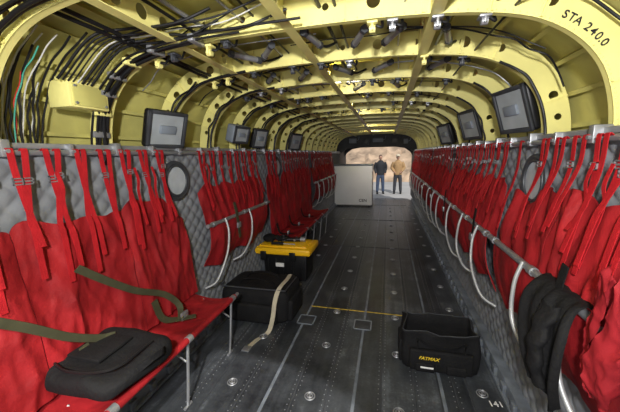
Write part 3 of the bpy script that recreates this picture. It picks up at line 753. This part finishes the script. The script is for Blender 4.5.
# ---------------------------------------------------------------- people
def person(px,py,pz,facing,jk_m,pt_m,shoe_m,cap,label,pose):
    base=Vector((px,py,pz)); g=empty('person',base,label,'person')
    R=Matrix.Rotation(facing,4,'Z')
    W=lambda p:base+(R@Vector(p))
    def add(mb,vf,mi=0): mb.add([W(v) for v in vf[0]],vf[1],mi)
    A=pose
    def grow(sk,rad,E,limbs,sub=2):
        sk=list(sk); rad=list(rad); E=list(E)
        for start,pts,rs in limbs:
            prev=start
            for p,r in zip(pts,rs):
                sk.append(tuple(p)); rad.append(r); E.append((prev,len(sk)-1)); prev=len(sk)-1
        return skin(sk,E,rad,sub)
    spine=[(0,0,.97),(0,0,1.12),(0,.01,1.28),(0,.01,1.42),(0,0,1.50),(0,-.01,1.56)]
    ch=[(0,1),(1,2),(2,3),(3,4),(4,5)]
    L=[]
    for s in(-1,1):
        L.append((0,[(s*.09,0,.88),(s*(.10+A['st']),-.01,.50),(s*(.11+A['st']*1.6),.01,.10)],[.085,.058,.042]))
        L.append((3,[(s*.17,.01,1.40),A['el'](s),A['wr'](s)],[.052,.042,.030]))
    mb=MB(); add(mb,grow(spine,[.115,.11,.12,.10,.055,.052],ch,L))
    h=MB(); h.sphere((0,-.005,1.655),(.075,.095,.115),u=20,v=14); h.sphere((0,-.10,1.645),(.014,.02,.022),u=8,v=6); h.sphere((0,-.03,1.585),(.05,.062,.04),u=12,v=8)
    for s in(-1,1):
        h.sphere((s*.077,.0,1.65),(.012,.02,.032),u=8,v=6)
        wr=Vector(A['wr'](s)); d=Vector(A['hd'](s)).normalized()
        side=Vector((0,-1,0)) if abs(d.y)<.6 else Vector((-s,0,0))
        side=(side-d*side.dot(d)).normalized()
        h.tube([wr,wr+d*.05,wr+d*.09],(.028,.034),10)
        for f in range(4):
            o=wr+d*.08+side*(.027-.018*f); Ln=[.065,.075,.07,.055][f]; c=Vector((-s*.012,0,0))
            h.tube([o,o+d*Ln*.5,o+d*Ln+c],(.010,.007),6)
        o=wr+d*.03+side*.028; h.tube([o,o+side*.025+d*.02,o+side*.03+d*.055],(.012,.008),6)
    add(mb,(h.v,h.f))
    body=build('body',mb,SKIN,base=base,parent=g,angle=180)
    rm=body.modifiers.new('r','REMESH'); rm.mode='VOXEL'; rm.voxel_size=.011; rm.use_smooth_shade=True
    mb=MB()
    for s in(-1,1): mb.sphere(W((s*.03,-.092,1.668)),.011,u=8,v=6)
    mb.tube([W((-.025,-.088,1.598)),W((0,-.096,1.596)),W((.025,-.088,1.598))],.004,6); build('face_features',mb,HAIR,base=base,parent=g)
    t=MB()
    secs=[(.86,.185,.135),(.95,.185,.14),(1.08,.178,.14),(1.22,.19,.15),(1.34,.205,.148),(1.42,.195,.13),(1.48,.12,.10),(1.53,.07,.075)]
    t.grid(lambda u,v:(lambda s0,s1,f:Vector(((s0[1]*(1-f)+s1[1]*f)*math.cos(2*math.pi*u),.005+(s0[2]*(1-f)+s1[2]*f)*math.sin(2*math.pi*u),s0[0]*(1-f)+s1[0]*f)))(secs[min(int(v*7),6)],secs[min(int(v*7),6)+1],v*7-min(int(v*7),6)),28,21)
    nb=len(t.v); t.f.append(list(range(0,28))); t.m.append(0); t.f.append([nb-29+k for k in range(28)]); t.m.append(0)
    for s in(-1,1):
        el=Vector(A['el'](s)); wr=Vector(A['wr'](s)); sh=Vector((s*.165,.01,1.42))
        t.tube([sh,(sh+el)/2+Vector((s*.02,0,0)),el],(.088,.068),14); t.tube([el,(el+wr)/2,wr.lerp(el,-.02)],(.068,.05),14); t.sphere(el,.068)
    mb=MB(); add(mb,(t.v,t.f)); o=build('jacket',mb,jk_m,base=base,parent=g,angle=180)
    rm=o.modifiers.new('r','REMESH'); rm.mode='VOXEL'; rm.voxel_size=.012; rm.use_smooth_shade=True
    mb=MB(); t=MB(); t.torus((0,0,1.51),.066,.024,'Z'); add(mb,(t.v,t.f)); build('collar',mb,jk_m,base=base,parent=g)
    LL=[(1,[(s*.095,0,.80),(s*(.10+A['st']),-.01,.50),(s*(.11+A['st']*1.6),.01,.07)],[.105,.08,.068]) for s in(-1,1)]
    mb=MB(); add(mb,grow([(0,0,.97),(0,0,.90)],[.135,.13],[(0,1)],LL)); build('trousers',mb,pt_m,base=base,parent=g,angle=180)
    for s in(-1,1):
        x=s*(.11+A['st']*1.6); t=MB(); t.sphere((x,-.06,.045),(.048,.13,.045),u=14,v=8); t.box(x-.045,x+.045,-.18,.07,0,.025,.008); t.cyl((x,.02,.04),(x,.015,.14),.05,12)
        mb=MB(); add(mb,(t.v,t.f)); build('boot',mb,shoe_m,base=base,parent=g)
    mb=MB(); t=MB()
    if cap is None:
        t.sphere((0,.012,1.685),(.082,.098,.10),u=16,v=10); t.v=[v if v.z>1.66 or v.y>.03 else Vector((v.x*.85,v.y*.8,v.z)) for v in t.v]
        add(mb,(t.v,t.f)); build('hair',mb,HAIR,base=base,parent=g)
    else:
        t.sphere((0,.008,1.72),(.092,.108,.078),u=16,v=10); t.box(-.065,.065,-.18,-.06,1.705,1.72,.005)
        add(mb,(t.v,t.f)); build('cap',mb,cap,base=base,parent=g)
poseA=dict(st=.015,el=lambda s:(s*.25,.05,1.16),wr=lambda s:(s*.20,-.06,.95),hd=lambda s:(-s*.15,-.2,-1))
poseB=dict(st=.02,el=lambda s:(s*.27,.04,1.17),wr=lambda s:(s*.17,-.14,1.02),hd=lambda s:(-s*.6,-.3,-.6))
person(.03,14.2,-.4,.15,NAVY,JEAN,BLACKP,None,'person in a dark jacket and blue jeans standing on the apron',poseA)
person(.80,14.3,-.4,-.05,TAN,DPANT,BLACKP,CAPM,'person in tan jacket, dark trousers and pale cap on the apron',poseB)

# ---------------------------------------------------------------- lights
def area(loc,aim,size,e,col=(1,1,1)):
    L=bpy.data.lights.new('flash_fill','AREA'); L.size=size; L.energy=e; L.color=col
    o=bpy.data.objects.new('flash_fill_light',L); COL.objects.link(o); o.location=loc
    o.rotation_euler=(Vector(aim)-Vector(loc)).to_track_quat('-Z','Y').to_euler(); return o
area((.3,-.38,1.78),(.0,4,1.5),.10,58,(1,.98,.96))
area((.0,-.40,1.45),(.0,1.8,2.2),.3,8,(1,.98,.96))  # added fill behind the camera, aimed up to brighten the ceiling
for y,e in((2.55,5),(4.1,5),(6.1,6),(7.7,18)):
    area((.0,F1+PITCH*round((y-F1)/PITCH)+.12,2.12),(0,y+.2,0),.2,e,(1,.92,.80))  # added fill lights, hidden behind the hoop frames, to brighten the far cabin
S=bpy.data.lights.new('sun','SUN'); S.energy=3.8; S.angle=.02; S.color=(1,.96,.9)
so=bpy.data.objects.new('sun_light',S); COL.objects.link(so); so.rotation_euler=(math.radians(50),0,math.radians(25))
w=bpy.data.worlds.new('w'); scene.world=w; w.use_nodes=True
bg=w.node_tree.nodes['Background']; bg.inputs[0].default_value=(.80,.88,1,1); bg.inputs[1].default_value=.6
scene.view_settings.view_transform='Standard'

# ---------------------------------------------------------------- camera
f=300.0; rho=math.radians(1.3)
vx,vy=78,53
ox=vx*math.cos(rho)+vy*math.sin(rho); oy=-vx*math.sin(rho)+vy*math.cos(rho)
ph=math.atan(oy/f); th=math.atan(ox/math.hypot(f,oy))
Rv=Vector((math.cos(th),math.sin(th),0)); Fv=Vector((-math.sin(th)*math.cos(ph),math.cos(th)*math.cos(ph),-math.sin(ph))); Uv=Rv.cross(Fv)
R2=Rv*math.cos(rho)-Uv*math.sin(rho); U2=Uv*math.cos(rho)+Rv*math.sin(rho)
cam=bpy.data.cameras.new('cam'); co=bpy.data.objects.new('camera',cam); COL.objects.link(co)
co.matrix_world=Matrix(((R2.x,U2.x,-Fv.x,.35),(R2.y,U2.y,-Fv.y,0),(R2.z,U2.z,-Fv.z,1.45),(0,0,0,1)))
cam.sensor_width=36; cam.lens=f/620*36; cam.clip_start=.02
scene.camera=co
